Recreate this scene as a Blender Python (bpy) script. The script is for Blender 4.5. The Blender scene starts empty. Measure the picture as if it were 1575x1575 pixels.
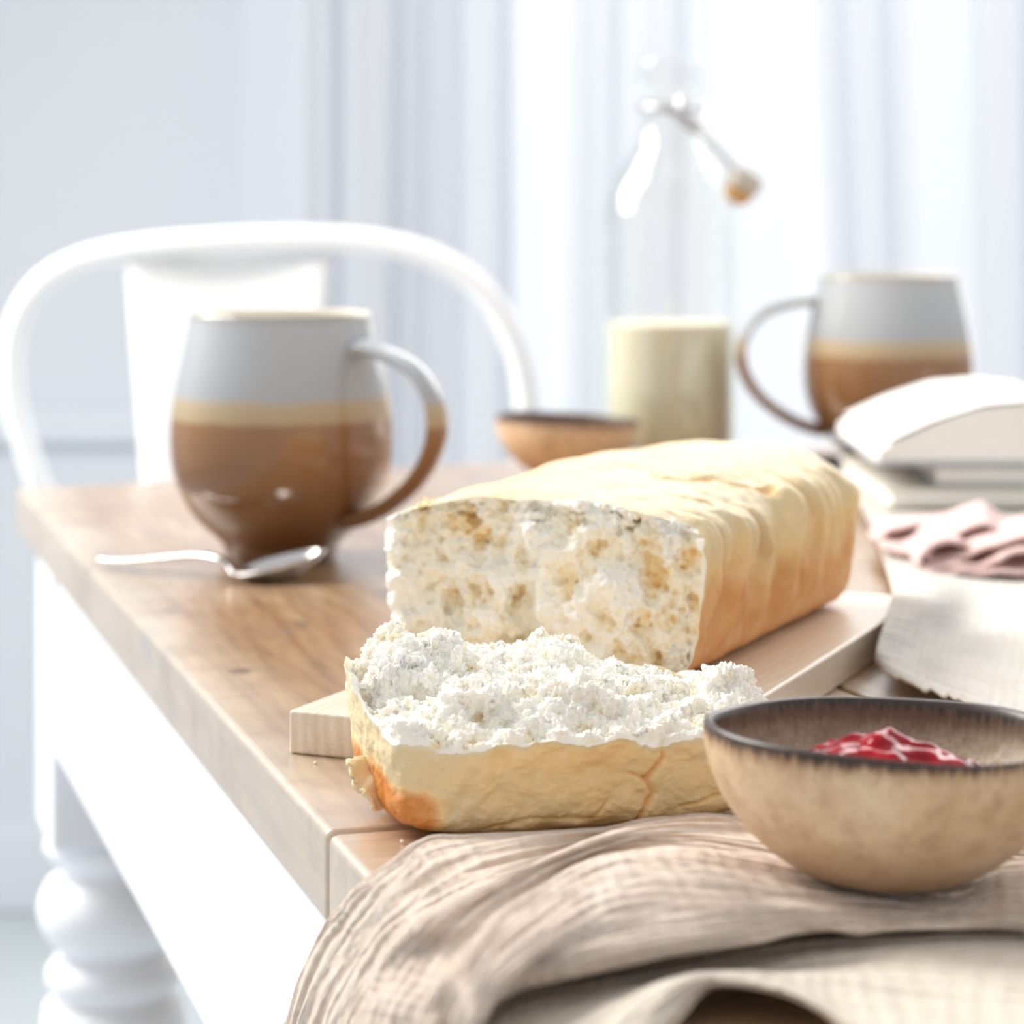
import bpy, bmesh, math, random
import numpy as np
from mathutils import Vector, Matrix
random.seed(7); rng = np.random.RandomState(11)
SC = bpy.context.scene
COL = SC.collection
# ------------------------------------------------------------------ camera
EYE, F = 0.92, 4000.0
cam_d = bpy.data.cameras.new('camera'); cam = bpy.data.objects.new('camera', cam_d); COL.objects.link(cam)
cam_d.sensor_width = 36; cam_d.lens = 36*F/1575; cam_d.shift_y = -487.5/1575
cam.location = (0, 0, EYE); cam.rotation_euler = (math.pi/2, 0, 0)
cam_d.clip_start = .02
cam_d.dof.use_dof = True; cam_d.dof.focus_distance = .735; cam_d.dof.aperture_fstop = 12
SC.camera = cam
# ------------------------------------------------------------------ exposure / world / lights
vs = SC.view_settings
vs.view_transform = 'Standard'; vs.look = 'None'; vs.gamma = 1; vs.use_curve_mapping = False
vs.exposure = 0.07
w = bpy.data.worlds.new('world'); SC.world = w; w.use_nodes = True
w.node_tree.nodes['Background'].inputs[0].default_value = (.985, .985, 1, 1)
w.node_tree.nodes['Background'].inputs[1].default_value = .74
def area(name, loc, target, sx, sy, power, col):
    l = bpy.data.lights.new(name, 'AREA'); l.shape = 'RECTANGLE'; l.size = sx; l.size_y = sy
    l.energy = power; l.color = col
    o = bpy.data.objects.new(name, l); COL.objects.link(o); o.location = loc
    o.rotation_euler = (Vector(target)-Vector(loc)).to_track_quat('-Z', 'Y').to_euler()
    return o
area('side_window_daylight', (-1.35, 1.75, 2.0), (0, .8, .78), .9, 1.2, 68, (1, .96, .90))
area('upper_back_sheen_lamp', (.95, 2.75, 1.95), (.1, .9, .78), 2.0, 1.2, 29, (1, .98, .95))  # unseen lamp added in front of the curtains for sheen on the table
area('back_window_daylight', (.75, 3.9, 1.25), (.75, 0, 1.25), 2.6, 2.4, 37, (.97, .98, 1))
SC.cycles.use_denoising = True
SC.cycles.max_bounces = 10; SC.cycles.transmission_bounces = 8; SC.cycles.diffuse_bounces = 4
SC.cycles.glossy_bounces = 6; SC.cycles.transparent_max_bounces = 40; SC.cycles.caustics_reflective = False; SC.cycles.caustics_refractive = False
SC.cycles.sample_clamp_indirect = 6

# ------------------------------------------------------------------ helpers
TZ = .75
def P(px, py, z):                       # the place at height z seen at a pixel
    D = (EYE-z)*F/(py-300.0); return Vector(((px-787.5)/F*D, D, z))
def PD(px, py, D):                      # the place at depth D seen at a pixel
    return Vector(((px-787.5)/F*D, D, EYE-(py-300.0)*D/F))
def hsh(ix, iy, iz, s):
    def mx(h): h = ((h ^ (h >> 16))*0x45d9f3b) & 0xffffffff; return ((h ^ (h >> 15))*0x2c1b3c6d) & 0xffffffff
    n = mx((ix+int(s)*7919+0x9e3779b9) & 0xffffffff); n = mx((n+iy*0x85ebca6b) & 0xffffffff); n = mx((n+iz*0xc2b2ae35) & 0xffffffff)
    return ((n ^ (n >> 13)) & 0xffffff)/float(0xffffff)
def vnoise(p, s=0):
    p = np.asarray(p, float); i = np.floor(p).astype(np.int64); f = p-i; f = f*f*f*(f*(f*6-15)+10)
    r = 0
    for a in (0, 1):
        for b in (0, 1):
            for c in (0, 1):
                wt = (f[..., 0] if a else 1-f[..., 0])*(f[..., 1] if b else 1-f[..., 1])*(f[..., 2] if c else 1-f[..., 2])
                r = r + wt*hsh(i[..., 0]+a, i[..., 1]+b, i[..., 2]+c, s)
    return r*2-1
def fbm(p, freq, octs=4, s=0, gain=.5):
    r = 0; a = 1; p = np.asarray(p, float)
    for k in range(octs):
        r = r + a*vnoise(p*freq + 17.3*k, s+k); a *= gain; freq *= 2.03
    return r
def worley(p, freq, s=0):
    p = np.asarray(p, float)*freq; i = np.floor(p).astype(np.int64); best = np.full(p.shape[:-1], 9.)
    for a in (-1, 0, 1):
        for b in (-1, 0, 1):
            for c in (-1, 0, 1):
                q = i+np.array([a, b, c])
                o = np.stack([hsh(q[..., 0], q[..., 1], q[..., 2], s+k) for k in (1, 2, 3)], -1)
                best = np.minimum(best, ((q+o-p)**2).sum(-1))
    return np.sqrt(best)
def smooth(a, b, x):
    t = np.clip((x-a)/(b-a), 0, 1); return t*t*(3-2*t)
def gnorm(C, v):
    C = blur(C, 10)
    n = np.cross(np.gradient(C, axis=1), np.gradient(C, axis=0)); n /= np.linalg.norm(n, axis=-1)[..., None]+1e-12
    return n*(1 if (n@np.array(v)).mean() > 0 else -1)
def link(name, me, mat=None, parent=None, sm=True):
    if mat is not None: me.materials.append(mat)
    o = bpy.data.objects.new(name, me); COL.objects.link(o)
    if sm: me.polygons.foreach_set('use_smooth', [True]*len(me.polygons))
    if parent is not None: o.parent = parent
    me.update(); return o
def mesh(name, verts, faces):
    me = bpy.data.meshes.new(name); me.from_pydata([tuple(map(float, v)) for v in verts], [], faces); me.update(); return me
def face(me, v):                         # turn a sheet so that it faces along v
    a = np.zeros(len(me.polygons)*3, np.float32); me.polygons.foreach_get('normal', a)
    if float((a.reshape(-1, 3)@np.array(v)).sum()) < 0: me.flip_normals()
    return me
def tag(o, label=None, cat=None, group=None, kind=None):
    if label: o['label'] = label
    if cat: o['category'] = cat
    if group: o['group'] = group
    if kind: o['kind'] = kind
    return o
def empty(name, loc, label, cat, group=None, rz=0):
    o = bpy.data.objects.new(name, None); COL.objects.link(o); o.location = loc; o.rotation_euler.z = rz
    o.empty_display_size = .05
    return tag(o, label, cat, group)
def grid_mesh(name, A, closed_u=False, uv=None, attrs=None, flip=False):
    nv, nu = A.shape[:2]; idx = np.arange(nv*nu).reshape(nv, nu)
    a = idx[:-1, :-1]; b = idx[:-1, 1:]; c = idx[1:, 1:]; d = idx[1:, :-1]
    if closed_u:
        ic = np.concatenate([idx, idx[:, :1]], 1); a = ic[:-1, :-1]; b = ic[:-1, 1:]; c = ic[1:, 1:]; d = ic[1:, :-1]
    q = np.stack([a, b, c, d], -1).reshape(-1, 4)
    if flip: q = q[:, ::-1]
    me = bpy.data.meshes.new(name); n = nv*nu; m = len(q)
    me.vertices.add(n); me.vertices.foreach_set('co', A.reshape(-1).astype(np.float32))
    me.loops.add(m*4); me.loops.foreach_set('vertex_index', q.reshape(-1).astype(np.int32))
    me.polygons.add(m); me.polygons.foreach_set('loop_start', (np.arange(m)*4).astype(np.int32))
    me.polygons.foreach_set('loop_total', np.full(m, 4, np.int32)); me.update(calc_edges=True)
    if uv is not None:
        l = me.uv_layers.new(name='UVMap'); l.data.foreach_set('uv', uv.reshape(-1, 2)[q.reshape(-1)].astype(np.float32).reshape(-1))
    for k, v in (attrs or {}).items():
        at = me.attributes.new(k, 'FLOAT', 'POINT'); at.data.foreach_set('value', v.reshape(-1).astype(np.float32))
    return me
def lathe(name, prof, n=96, wob=None):
    prof = np.asarray(prof, float); th = np.linspace(0, 2*math.pi, n, endpoint=False)
    A = np.zeros((len(prof), n, 3)); A[..., 0] = prof[:, 0:1]*np.cos(th); A[..., 1] = prof[:, 0:1]*np.sin(th); A[..., 2] = prof[:, 1:2]
    if wob is not None: A = wob(A)
    a = A[:-1]; b = A[1:]; c = np.roll(A, -1, 1)
    vol = (np.cross(A[:-1], c[:-1])*A[1:]).sum()+(np.cross(c[:-1], c[1:])*A[1:]).sum()
    return grid_mesh(name, A, closed_u=True, flip=bool(vol < 0))
def cr(pts, n):                          # Catmull-Rom through points (rows), n samples
    p = np.asarray(pts, float); p = np.vstack([2*p[0]-p[1], p, 2*p[-1]-p[-2]]); m = len(p)-3
    t = np.linspace(0, m, n); i = np.minimum(t.astype(int), m-1); f = (t-i)[:, None]
    a, b, c, d = p[i], p[i+1], p[i+2], p[i+3]
    return .5*(2*b+(c-a)*f+(2*a-5*b+4*c-d)*f*f+(3*b-a-3*c+d)*f**3)
def tube(name, pts, rad, n=12, smooth_n=None, cap=True, flat=None):
    p = np.asarray(pts, float)
    if smooth_n: p = cr(p, smooth_n)
    m = len(p); r = np.broadcast_to(np.asarray(rad, float), (m,)) if np.ndim(rad) < 1 or len(rad) == m else np.interp(np.linspace(0, 1, m), np.linspace(0, 1, len(rad)), rad)
    T = np.gradient(p, axis=0); T /= np.linalg.norm(T, axis=1)[:, None]+1e-12
    up = np.array([0, 0, 1.]) if abs(T[0][2]) < .9 else np.array([0, 1., 0]); N = np.cross(T[0], up); N /= np.linalg.norm(N)
    A = np.zeros((m, n, 3)); th = np.linspace(0, 2*math.pi, n, endpoint=False)
    for i in range(m):
        N = N-T[i]*N.dot(T[i]); N /= np.linalg.norm(N); B = np.cross(T[i], N)
        fa, fb = (1, 1) if flat is None else flat
        A[i] = p[i]+r[i]*(fa*np.cos(th)[:, None]*N+fb*np.sin(th)[:, None]*B)
    if cap:
        A = np.concatenate([np.repeat(p[:1], n, 0)[None], A, np.repeat(p[-1:], n, 0)[None]], 0)
    return grid_mesh(name, A, closed_u=True)
def bevel_box(name, bm_pts, z0, z1, bev, seg=3):
    """prism over a plan polygon with rounded edges"""
    bm = bmesh.new(); lo = [bm.verts.new((x, y, z0)) for x, y in bm_pts]; hi = [bm.verts.new((x, y, z1)) for x, y in bm_pts]; n = len(lo)
    bm.faces.new(lo[::-1]); bm.faces.new(hi)
    for i in range(n): bm.faces.new((lo[i], lo[(i+1) % n], hi[(i+1) % n], hi[i]))
    if bev: bmesh.ops.bevel(bm, geom=bm.edges[:], offset=bev, segments=seg, profile=.5, affect='EDGES')
    bmesh.ops.recalc_face_normals(bm, faces=bm.faces)
    me = bpy.data.meshes.new(name); bm.to_mesh(me); bm.free(); return me
def box(name, x0, x1, y0, y1, z0, z1, bev=.002): return bevel_box(name, [(x0, y0), (x1, y0), (x1, y1), (x0, y1)], z0, z1, bev)
def auto(o):
    o.data.polygons.foreach_set('use_smooth', [True]*len(o.data.polygons))
    m = o.modifiers.new('w', 'WEIGHTED_NORMAL'); m.keep_sharp = False; return o

# ------------------------------------------------------------------ material kit
class NT:
    def __init__(s, name):
        s.m = bpy.data.materials.new(name); s.m.use_nodes = True; s.t = s.m.node_tree; s.n = s.t.nodes; s.b = s.n['Principled BSDF']
    def add(s, typ, ins=None, **kw):
        nd = s.n.new(typ)
        for k, v in kw.items(): setattr(nd, k, v)
        for k, v in (ins or {}).items(): s.set(nd.inputs[k], v)
        return nd
    def set(s, sock, v):
        if isinstance(v, bpy.types.NodeSocket): s.t.links.new(v, sock)
        elif isinstance(v, (tuple, list)) and len(v) == 3 and sock.type == 'RGBA': sock.default_value = (*v, 1)
        else: sock.default_value = v
    def coord(s, kind='Object', scale=(1, 1, 1), rot=(0, 0, 0)):
        tc = s.add('ShaderNodeTexCoord'); mp = s.add('ShaderNodeMapping', {'Vector': tc.outputs[kind], 'Scale': scale, 'Rotation': rot}); return mp.outputs[0]
    def noise(s, vec, scale, detail=4, rough=.55, dist=0):
        return s.add('ShaderNodeTexNoise', {'Vector': vec, 'Scale': scale, 'Detail': detail, 'Roughness': rough, 'Distortion': dist}).outputs['Fac']
    def ramp(s, fac, stops, interp='LINEAR'):
        r = s.add('ShaderNodeValToRGB', {'Fac': fac}); cr_ = r.color_ramp; cr_.interpolation = interp
        while len(cr_.elements) < len(stops): cr_.elements.new(.5)
        for e, (p, c) in zip(cr_.elements, stops): e.position = p; e.color = (*c, 1) if len(c) == 3 else c
        return r.outputs[0]
    def mix(s, fac, a, b, mode='MIX'):
        nd = s.add('ShaderNodeMix', data_type='RGBA', blend_type=mode); s.set(nd.inputs[0], fac); s.set(nd.inputs[6], a); s.set(nd.inputs[7], b); return nd.outputs[2]
    def math(s, op, a, b=0., c=None, clamp=False):
        nd = s.add('ShaderNodeMath', operation=op, use_clamp=clamp); s.set(nd.inputs[0], a); s.set(nd.inputs[1], b)
        if c is not None: s.set(nd.inputs[2], c)
        return nd.outputs[0]
    def rng(s, v, a, b, c=0., d=1.):
        return s.add('ShaderNodeMapRange', {'Value': v, 'From Min': a, 'From Max': b, 'To Min': c, 'To Max': d}).outputs[0]
    def bump(s, h, dist, strength=1., prev=None):
        ins = {'Height': h, 'Distance': dist, 'Strength': strength}
        if prev is not None: ins['Normal'] = prev
        return s.add('ShaderNodeBump', ins).outputs[0]
    def out(s, **kw):
        for k, v in kw.items(): s.set(s.b.inputs[k.replace('_', ' ')], v)
        return s.m
def plain(name, col, rough=.5, **kw):
    t = NT(name); return t.out(Base_Color=col, Roughness=rough, **kw)
def lin(r, g, b): return tuple((c/255/12.92) if c/255 < .04045 else ((c/255+.055)/1.055)**2.4 for c in (r, g, b))

def wood_table(name, seed=0, axis='X', sgn=1, knots=()):
    t = NT(name); tc = t.add('ShaderNodeTexCoord').outputs['Object']
    off = t.add('ShaderNodeVectorMath', {0: tc, 1: (seed*3.1, seed*1.7, seed*.37)}, operation='ADD').outputs[0]
    v = t.add('ShaderNodeMapping', {'Vector': off, 'Scale': (1, .09, 1)}).outputs[0]     # local Y is the grain
    wob = t.noise(off, 6, 2); n1 = t.noise(v, 55, 6, .6, 1.2); n2 = t.noise(v, 260, 3, .6); n3 = t.noise(off, 9, 4, .6)
    c = t.ramp(n1, [(.3, lin(122, 88, 58)), (.42, lin(170, 136, 98)), (.56, lin(194, 162, 124)), (.7, lin(220, 196, 164))])
    c = t.mix(t.rng(n3, .35, .7), c, lin(158, 120, 84), 'MIX')
    c = t.mix(t.math('MULTIPLY', t.rng(n2, .45, .65), .38), c, lin(80, 52, 34))
    vor = t.add('ShaderNodeTexVoronoi', {'Vector': t.add('ShaderNodeMapping', {'Vector': off, 'Scale': (1, .5, 1)}).outputs[0], 'Scale': 8.5}).outputs['Distance']
    c = t.mix(t.rng(vor, .045, .10, .8, 0), c, lin(60, 44, 36))
    c = t.mix(t.rng(t.noise(v, 22, 5, .7, 2.), .55, .68, 0, .45), c, lin(116, 84, 58))
    sx = t.add('ShaderNodeSeparateXYZ', {0: tc}).outputs[axis]; sx = t.math('MULTIPLY', sx, float(sgn))
    edge_pale = t.rng(t.math('ADD', sx, t.math('MULTIPLY', t.math('SUBTRACT', n3, .5), .06)), .002, .034, .55, 0); c = t.mix(edge_pale, c, lin(226, 216, 200))  # colour turns paler along the outer edge of the top
    for kx, ky, kr in knots:
        dv = t.add('ShaderNodeVectorMath', {0: tc, 1: (kx, ky, TZ)}, operation='SUBTRACT').outputs[0]; dv = t.add('ShaderNodeVectorMath', {0: dv, 1: (1, .8, .2)}, operation='MULTIPLY').outputs[0]
        dl = t.add('ShaderNodeVectorMath', {0: dv}, operation='LENGTH').outputs['Value']; c = t.mix(t.rng(dl, kr*.5, kr*1.3, .85, 0), c, lin(84, 78, 78))
    grey = t.noise(off, 18, 5, .65); c = t.mix(t.rng(grey, .52, .72, 0, .45), c, lin(150, 138, 128))
    nb = t.bump(t.math('ADD', n1, t.math('MULTIPLY', n2, .5)), .0006, .5)
    return t.out(Base_Color=c, Roughness=t.rng(n3, .3, .7, .26, .42), Normal=nb, IOR=1.5, Coat_Weight=1., Coat_Roughness=.25, Coat_IOR=1.6)
M = {}
M['wood'] = [wood_table('worn_table_wood_%d' % k, k, knots=((.0202, .238, .0045), (.0168, .378, .004), (.062, .33, .003)) if k == 0 else ()) for k in range(4)]
M['wood_end'] = wood_table('worn_end_board', 2, 'Y', -1)
M['white_paint'] = plain('white_paint', lin(240, 243, 248), .42)
M['metal_white'] = plain('white_powder_coat', lin(244, 245, 246), .35)
def mk():
    t = NT('maple_board'); v = t.coord('Object', (1, .12, 1)); n = t.noise(v, 60, 5, .6, .8); f = t.noise(t.coord('Object', (1, .3, 1)), 900, 2)
    c = t.ramp(n, [(.3, lin(220, 202, 178)), (.5, lin(233, 217, 195)), (.75, lin(241, 229, 210))])
    tc = t.add('ShaderNodeTexCoord').outputs['Object']; s = t.add('ShaderNodeSeparateXYZ', {0: tc})
    ring = t.add('ShaderNodeTexWave', {'Vector': t.add('ShaderNodeMapping', {'Vector': tc, 'Scale': (1, 0, .35), 'Rotation': (0, .1, 0)}).outputs[0], 'Scale': 80, 'Distortion': 2.5, 'Detail': 2, 'Detail Scale': 1.5}).outputs['Fac']
    c = t.mix(t.math('MULTIPLY', ring, .16), c, lin(140, 112, 88)); c = t.mix(t.rng(f, .5, .8, 0, .25), c, lin(150, 124, 100))
    return t.out(Base_Color=c, Roughness=.4, Normal=t.bump(f, .0003, .4), Coat_Weight=.4, Coat_Roughness=.35)
M['board'] = mk()
def mk():
    t = NT('baked_crust'); a = t.add('ShaderNodeAttribute', attribute_name='toast').outputs['Fac']
    v = t.coord('Object'); n = t.noise(v, 90, 6, .65); n2 = t.noise(v, 420, 4, .6); n3 = t.noise(v, 30, 3)
    k = t.math('ADD', a, t.math('MULTIPLY', t.math('SUBTRACT', n, .5), .45)); k = t.math('ADD', k, t.math('MULTIPLY', t.math('SUBTRACT', n3, .5), .25))
    c = t.ramp(k, [(0., lin(228, 215, 184)), (.25, lin(225, 204, 160)), (.45, lin(238, 208, 152)), (.70, lin(226, 172, 114)), (1., lin(208, 130, 50))])
    c = t.mix(t.rng(n2, .58, .8, 0, .3), c, lin(250, 244, 228))
    b = t.bump(n2, .0007, .5, t.bump(n, .0016, .5))
    return t.out(Base_Color=c, Roughness=.55, Normal=b, Subsurface_Weight=.15, Subsurface_Scale=.004)
M['crust'] = mk()
def mk(name, warm):
    t = NT(name); v = t.coord('Object'); n = t.noise(v, 500, 5, .7); p = t.add('ShaderNodeAttribute', attribute_name='pore').outputs['Fac']
    n3 = t.noise(v, 55, 3)
    k = t.math('ADD', p, t.math('MULTIPLY', t.math('SUBTRACT', n3, .5), .5))
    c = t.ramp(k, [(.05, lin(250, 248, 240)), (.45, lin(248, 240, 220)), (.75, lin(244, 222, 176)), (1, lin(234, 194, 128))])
    v2 = t.add('ShaderNodeTexVoronoi', {'Vector': v, 'Scale': 650}).outputs['Distance']
    return t.out(Base_Color=c, Roughness=.75, Normal=t.bump(n, .0005, .6, t.bump(v2, .0003, .35)), Specular_IOR_Level=.2, Subsurface_Weight=.25, Subsurface_Scale=.003, Subsurface_Radius=(1, .7, .4))
M['crumb'] = mk('bread_crumb', 0)
def bowlmat(name, warm=False, rimz=.034):
    t = NT(name); tc = t.add('ShaderNodeTexCoord').outputs['Object']; z = t.add('ShaderNodeSeparateXYZ', {0: tc}).outputs['Z']
    n = t.noise(tc, 130, 6, .7); n2 = t.noise(tc, 900, 3, .6); n3 = t.noise(tc, 45, 4, .6)
    c = t.ramp(n3, [(.3, lin(196, 166, 132)), (.5, lin(216, 190, 156)), (.7, lin(228, 208, 178))]) if not warm else t.ramp(n3, [(.3, lin(212, 182, 146)), (.7, lin(228, 202, 170))])
    c = t.mix(t.rng(n, .48, .7, 0, .55), c, lin(150, 112, 78)); c = t.mix(t.rng(n2, .55, .75, 0, .35), c, lin(128, 96, 70))
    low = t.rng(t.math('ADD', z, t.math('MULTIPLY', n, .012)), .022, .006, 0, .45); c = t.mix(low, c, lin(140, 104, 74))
    streak = t.noise(t.add('ShaderNodeMapping', {'Vector': tc, 'Scale': (1, 1, .12)}).outputs[0], 900, 3)
    zz = t.math('ADD', z, t.math('MULTIPLY', streak, .006))
    c = t.mix(t.rng(zz, rimz-.0012, rimz+.0022, 0, .7), c, lin(136, 96, 62)); c = t.mix(t.rng(zz, rimz+.0012, rimz+.0032, 0, 1), c, lin(58, 42, 36))
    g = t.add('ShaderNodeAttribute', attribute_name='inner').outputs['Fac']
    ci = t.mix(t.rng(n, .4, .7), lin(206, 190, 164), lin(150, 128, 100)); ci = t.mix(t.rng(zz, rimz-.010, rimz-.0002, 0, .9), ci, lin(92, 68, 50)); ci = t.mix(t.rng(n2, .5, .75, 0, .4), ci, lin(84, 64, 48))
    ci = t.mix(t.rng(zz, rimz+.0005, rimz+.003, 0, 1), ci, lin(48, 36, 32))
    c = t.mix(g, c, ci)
    return t.out(Base_Color=c, Roughness=t.rng(z, rimz, rimz+.003, .42, .26), Normal=t.bump(n, .0005, .35), IOR=1.5)
M['bowl'] = bowlmat('speckled_stoneware'); M['bowl2'] = bowlmat('tan_stoneware', True)
def mk():
    t = NT('two_tone_glaze'); tc = t.add('ShaderNodeTexCoord').outputs['Object']; z = t.add('ShaderNodeSeparateXYZ', {0: tc}).outputs['Z']
    n = t.noise(tc, 60, 5, .6); n2 = t.noise(tc, 700, 3); z2 = t.math('ADD', z, t.math('MULTIPLY', t.math('SUBTRACT', n, .5), .003))
    c = t.ramp(t.rng(z2, 0, .12), [(0, lin(106, 72, 42)), (.25, lin(128, 91, 57)), (.545, lin(146, 107, 71)), (.557, lin(176, 154, 120)), (.625, lin(184, 168, 138)), (.65, lin(170, 175, 180)), (.92, lin(180, 185, 190)), (.962, lin(160, 156, 144))])
    c = t.mix(t.rng(n2, .6, .8, 0, .25), c, lin(96, 66, 44))
    return t.out(Base_Color=c, Roughness=.16, IOR=1.52, Coat_Weight=.3, Coat_Roughness=.08)
M['mug'] = mk()
M['mug_in'] = plain('mug_inner_glaze', lin(236, 230, 216), .2)
M['steel'] = plain('polished_steel', (.62, .61, .60), .2, Metallic=1.)
M['wire'] = plain('steel_wire', (.5, .5, .52), .25, Metallic=1.)
def mk():
    t = NT('clear_glass'); lw = t.add('ShaderNodeLayerWeight', {'Blend': .5}); fc = lw.outputs['Facing']
    tr = t.add('ShaderNodeBsdfTransparent', {'Color': t.ramp(fc, [(0, (.99, .99, .985)), (.55, (.98, .985, .98)), (.75, (.93, .95, .945)), (1, (.60, .66, .67))])})
    gl = t.add('ShaderNodeBsdfGlossy', {'Color': (1, 1, 1), 'Roughness': .02}); fr = t.math('MULTIPLY_ADD', t.math('POWER', fc, 3.), .40, .035)
    mx = t.add('ShaderNodeMixShader', {0: fr, 1: tr.outputs[0], 2: gl.outputs[0]}); t.t.links.new(mx.outputs[0], t.n['Material Output'].inputs[0]); return t.m
M['glass'] = mk()
M['milk'] = plain('milk', lin(226, 226, 200), .35, Subsurface_Weight=.3, Subsurface_Scale=.01)
M['stopper'] = plain('ceramic_stopper', lin(196, 190, 178), .4)
M['rubber'] = plain('rubber_seal', lin(208, 160, 100), .6)
def mk():
    t = NT('berry_jam'); n = t.noise(t.coord(), 160, 4); c = t.ramp(n, [(.3, lin(96, 4, 16)), (.7, lin(176, 8, 26))])
    return t.out(Base_Color=c, Roughness=.07, Subsurface_Weight=.15, Subsurface_Scale=.004, Subsurface_Radius=(1, .15, .15), IOR=1.33)
M['jam'] = mk()
def cloth_out(t, c, b):
    t.out(Base_Color=c, Roughness=.9, Normal=b, Sheen_Weight=.25, Specular_IOR_Level=.15)
    tr = t.add('ShaderNodeBsdfTranslucent', {'Color': c, 'Normal': b}); mx = t.add('ShaderNodeMixShader', {0: .12, 1: t.b.outputs[0], 2: tr.outputs[0]})
    t.t.links.new(mx.outputs[0], t.n['Material Output'].inputs[0]); return t.m
def clothmat(name, cols, su, sv, dist, crinkle=1., ribs=(70, 50)):
    t = NT(name); uv = t.add('ShaderNodeTexCoord').outputs['UV']
    def wv(scale, ax, d):
        return t.add('ShaderNodeTexWave', {'Vector': uv, 'Scale': scale, 'Distortion': d, 'Detail': 2, 'Detail Scale': 1.2}, bands_direction=ax).outputs['Fac']
    thr = t.math('ADD', wv(su*10, 'X', 1.2), wv(sv*10, 'Y', 1.2))
    cu = t.noise(t.add('ShaderNodeMapping', {'Vector': uv, 'Scale': (6, 90, 1)}).outputs[0], 3.0, 4, .6, .3)     # long crinkles along the cloth
    cv = t.noise(t.add('ShaderNodeMapping', {'Vector': uv, 'Scale': (60, 10, 1)}).outputs[0], 2.2, 3, .6)
    cu = t.rng(cu, .36, .64); cv = t.rng(cv, .36, .64)
    r1 = t.add('ShaderNodeTexWave', {'Vector': uv, 'Scale': ribs[0], 'Distortion': 5., 'Detail': 3, 'Detail Scale': .6, 'Detail Roughness': .6}, bands_direction='Y').outputs['Fac']
    r2_ = t.add('ShaderNodeTexWave', {'Vector': uv, 'Scale': ribs[1], 'Distortion': 5., 'Detail': 3, 'Detail Scale': .6}, bands_direction='X').outputs['Fac']
    cu = t.math('ADD', t.math('MULTIPLY', cu, .35), t.math('MULTIPLY', r1, .65)); cv = t.math('ADD', t.math('MULTIPLY', cv, .5), t.math('MULTIPLY', r2_, .5))
    h = t.math('ADD', t.math('MULTIPLY', cu, crinkle), t.math('MULTIPLY', cv, .5*crinkle))
    c = t.mix(cu, cols[0], cols[1]); c = t.mix(t.math('MULTIPLY', cv, .35), c, cols[2])
    c = t.mix(t.math('MULTIPLY', t.math('MULTIPLY', thr, .5), .14), c, tuple(x*.7 for x in cols[0]))
    b = t.bump(thr, .0002, .35, t.bump(h, dist, .8))
    return cloth_out(t, c, b)
M['muslin'] = clothmat('crinkled_muslin', [lin(226, 202, 184), lin(238, 222, 206), lin(246, 238, 226)], 110, 110, .0019)
M['linen'] = clothmat('cream_linen', [lin(226, 214, 196), lin(240, 230, 214), lin(246, 240, 228)], 90, 90, .0012)
M['linen2'] = clothmat('oatmeal_linen', [lin(236, 230, 220), lin(244, 240, 232), lin(248, 245, 240)], 90, 90, .0012)
M['pink'] = clothmat('pink_gauze', [lin(250, 212, 206), lin(253, 228, 223), lin(254, 242, 239)], 60, 60, .0008)
M['paper'] = plain('book_paper', lin(246, 246, 244), .7)
def mk():
    t = NT('page_edges'); n = t.noise(t.coord('Object', (.05, .05, 1)), 2600, 2); c = t.mix(t.rng(n, .35, .65), lin(240, 239, 234), lin(252, 251, 248))
    return t.out(Base_Color=c, Roughness=.8, Normal=t.bump(n, .0003, .5))
M['pages'] = mk()
M['cover_grey'] = plain('grey_book_cover', lin(172, 176, 182), .5); M['cover_cream'] = plain('cream_book_cover', lin(222, 218, 206), .5)
M['wall'] = plain('pale_blue_wall', lin(216, 221, 227), .8)
M['trim'] = plain('white_trim', lin(218, 223, 229), .5)
M['floor'] = plain('pale_floor', lin(188, 196, 200), .7)
def mk(name='sheer_curtain', share=.5, thru=.14):
    t = NT(name); tr = t.add('ShaderNodeBsdfTranslucent', {'Color': lin(226, 228, 232)}); df = t.add('ShaderNodeBsdfDiffuse', {'Color': lin(224, 226, 230)})
    mx = t.add('ShaderNodeMixShader', {0: share, 1: df.outputs[0], 2: tr.outputs[0]}); tp_ = t.add('ShaderNodeBsdfTransparent'); mx = t.add('ShaderNodeMixShader', {0: thru, 1: mx.outputs[0], 2: tp_.outputs[0]}); t.t.links.new(mx.outputs[0], t.n['Material Output'].inputs[0]); return t.m
M['curtain'] = mk(); M['curtain_dense'] = mk('folded_curtain', .42, .06)

# ------------------------------------------------------------------ table frame of reference
O = Vector((-.0495, .695, 0)); EU = Vector((.960, .281, 0)); EV = Vector((-.281, .960, 0)); TA = math.atan2(.281, .960)
def T2(u, v, z=0): return Vector((O.x+u*EU.x+v*EV.x, O.y+u*EU.y+v*EV.y, z))
# ------------------------------------------------------------------ setting
FL = 3.35                                # back wall depth
tag(link('floor', box('floor', -3, 3.5, -1, 4.6, -.05, 0, 0), M['floor'], sm=False), 'pale grey floor', kind='structure')
WX = .02                                 # window opening starts right of here
wl = tag(link('wall_back', box('wall_back', -3, -.235, FL, FL+.12, 0, 2.8, 0), M['wall'], sm=False), 'pale blue-white wall behind the chair', kind='structure')
tag(link('wall_back', box('wall_back', 2.1, 3.5, FL, FL+.12, 0, 2.8, 0), M['wall'], sm=False), 'back wall right of the window', kind='structure')
tag(link('wall_back', box('wall_back', -.235, 2.1, FL, FL+.12, 0, .25, 0), M['wall'], sm=False), 'back wall under the window', kind='structure')
tag(link('wall_back', box('wall_back', -.235, 2.1, FL, FL+.12, 2.5, 2.8, 0), M['wall'], sm=False), 'back wall over the window', kind='structure')
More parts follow.
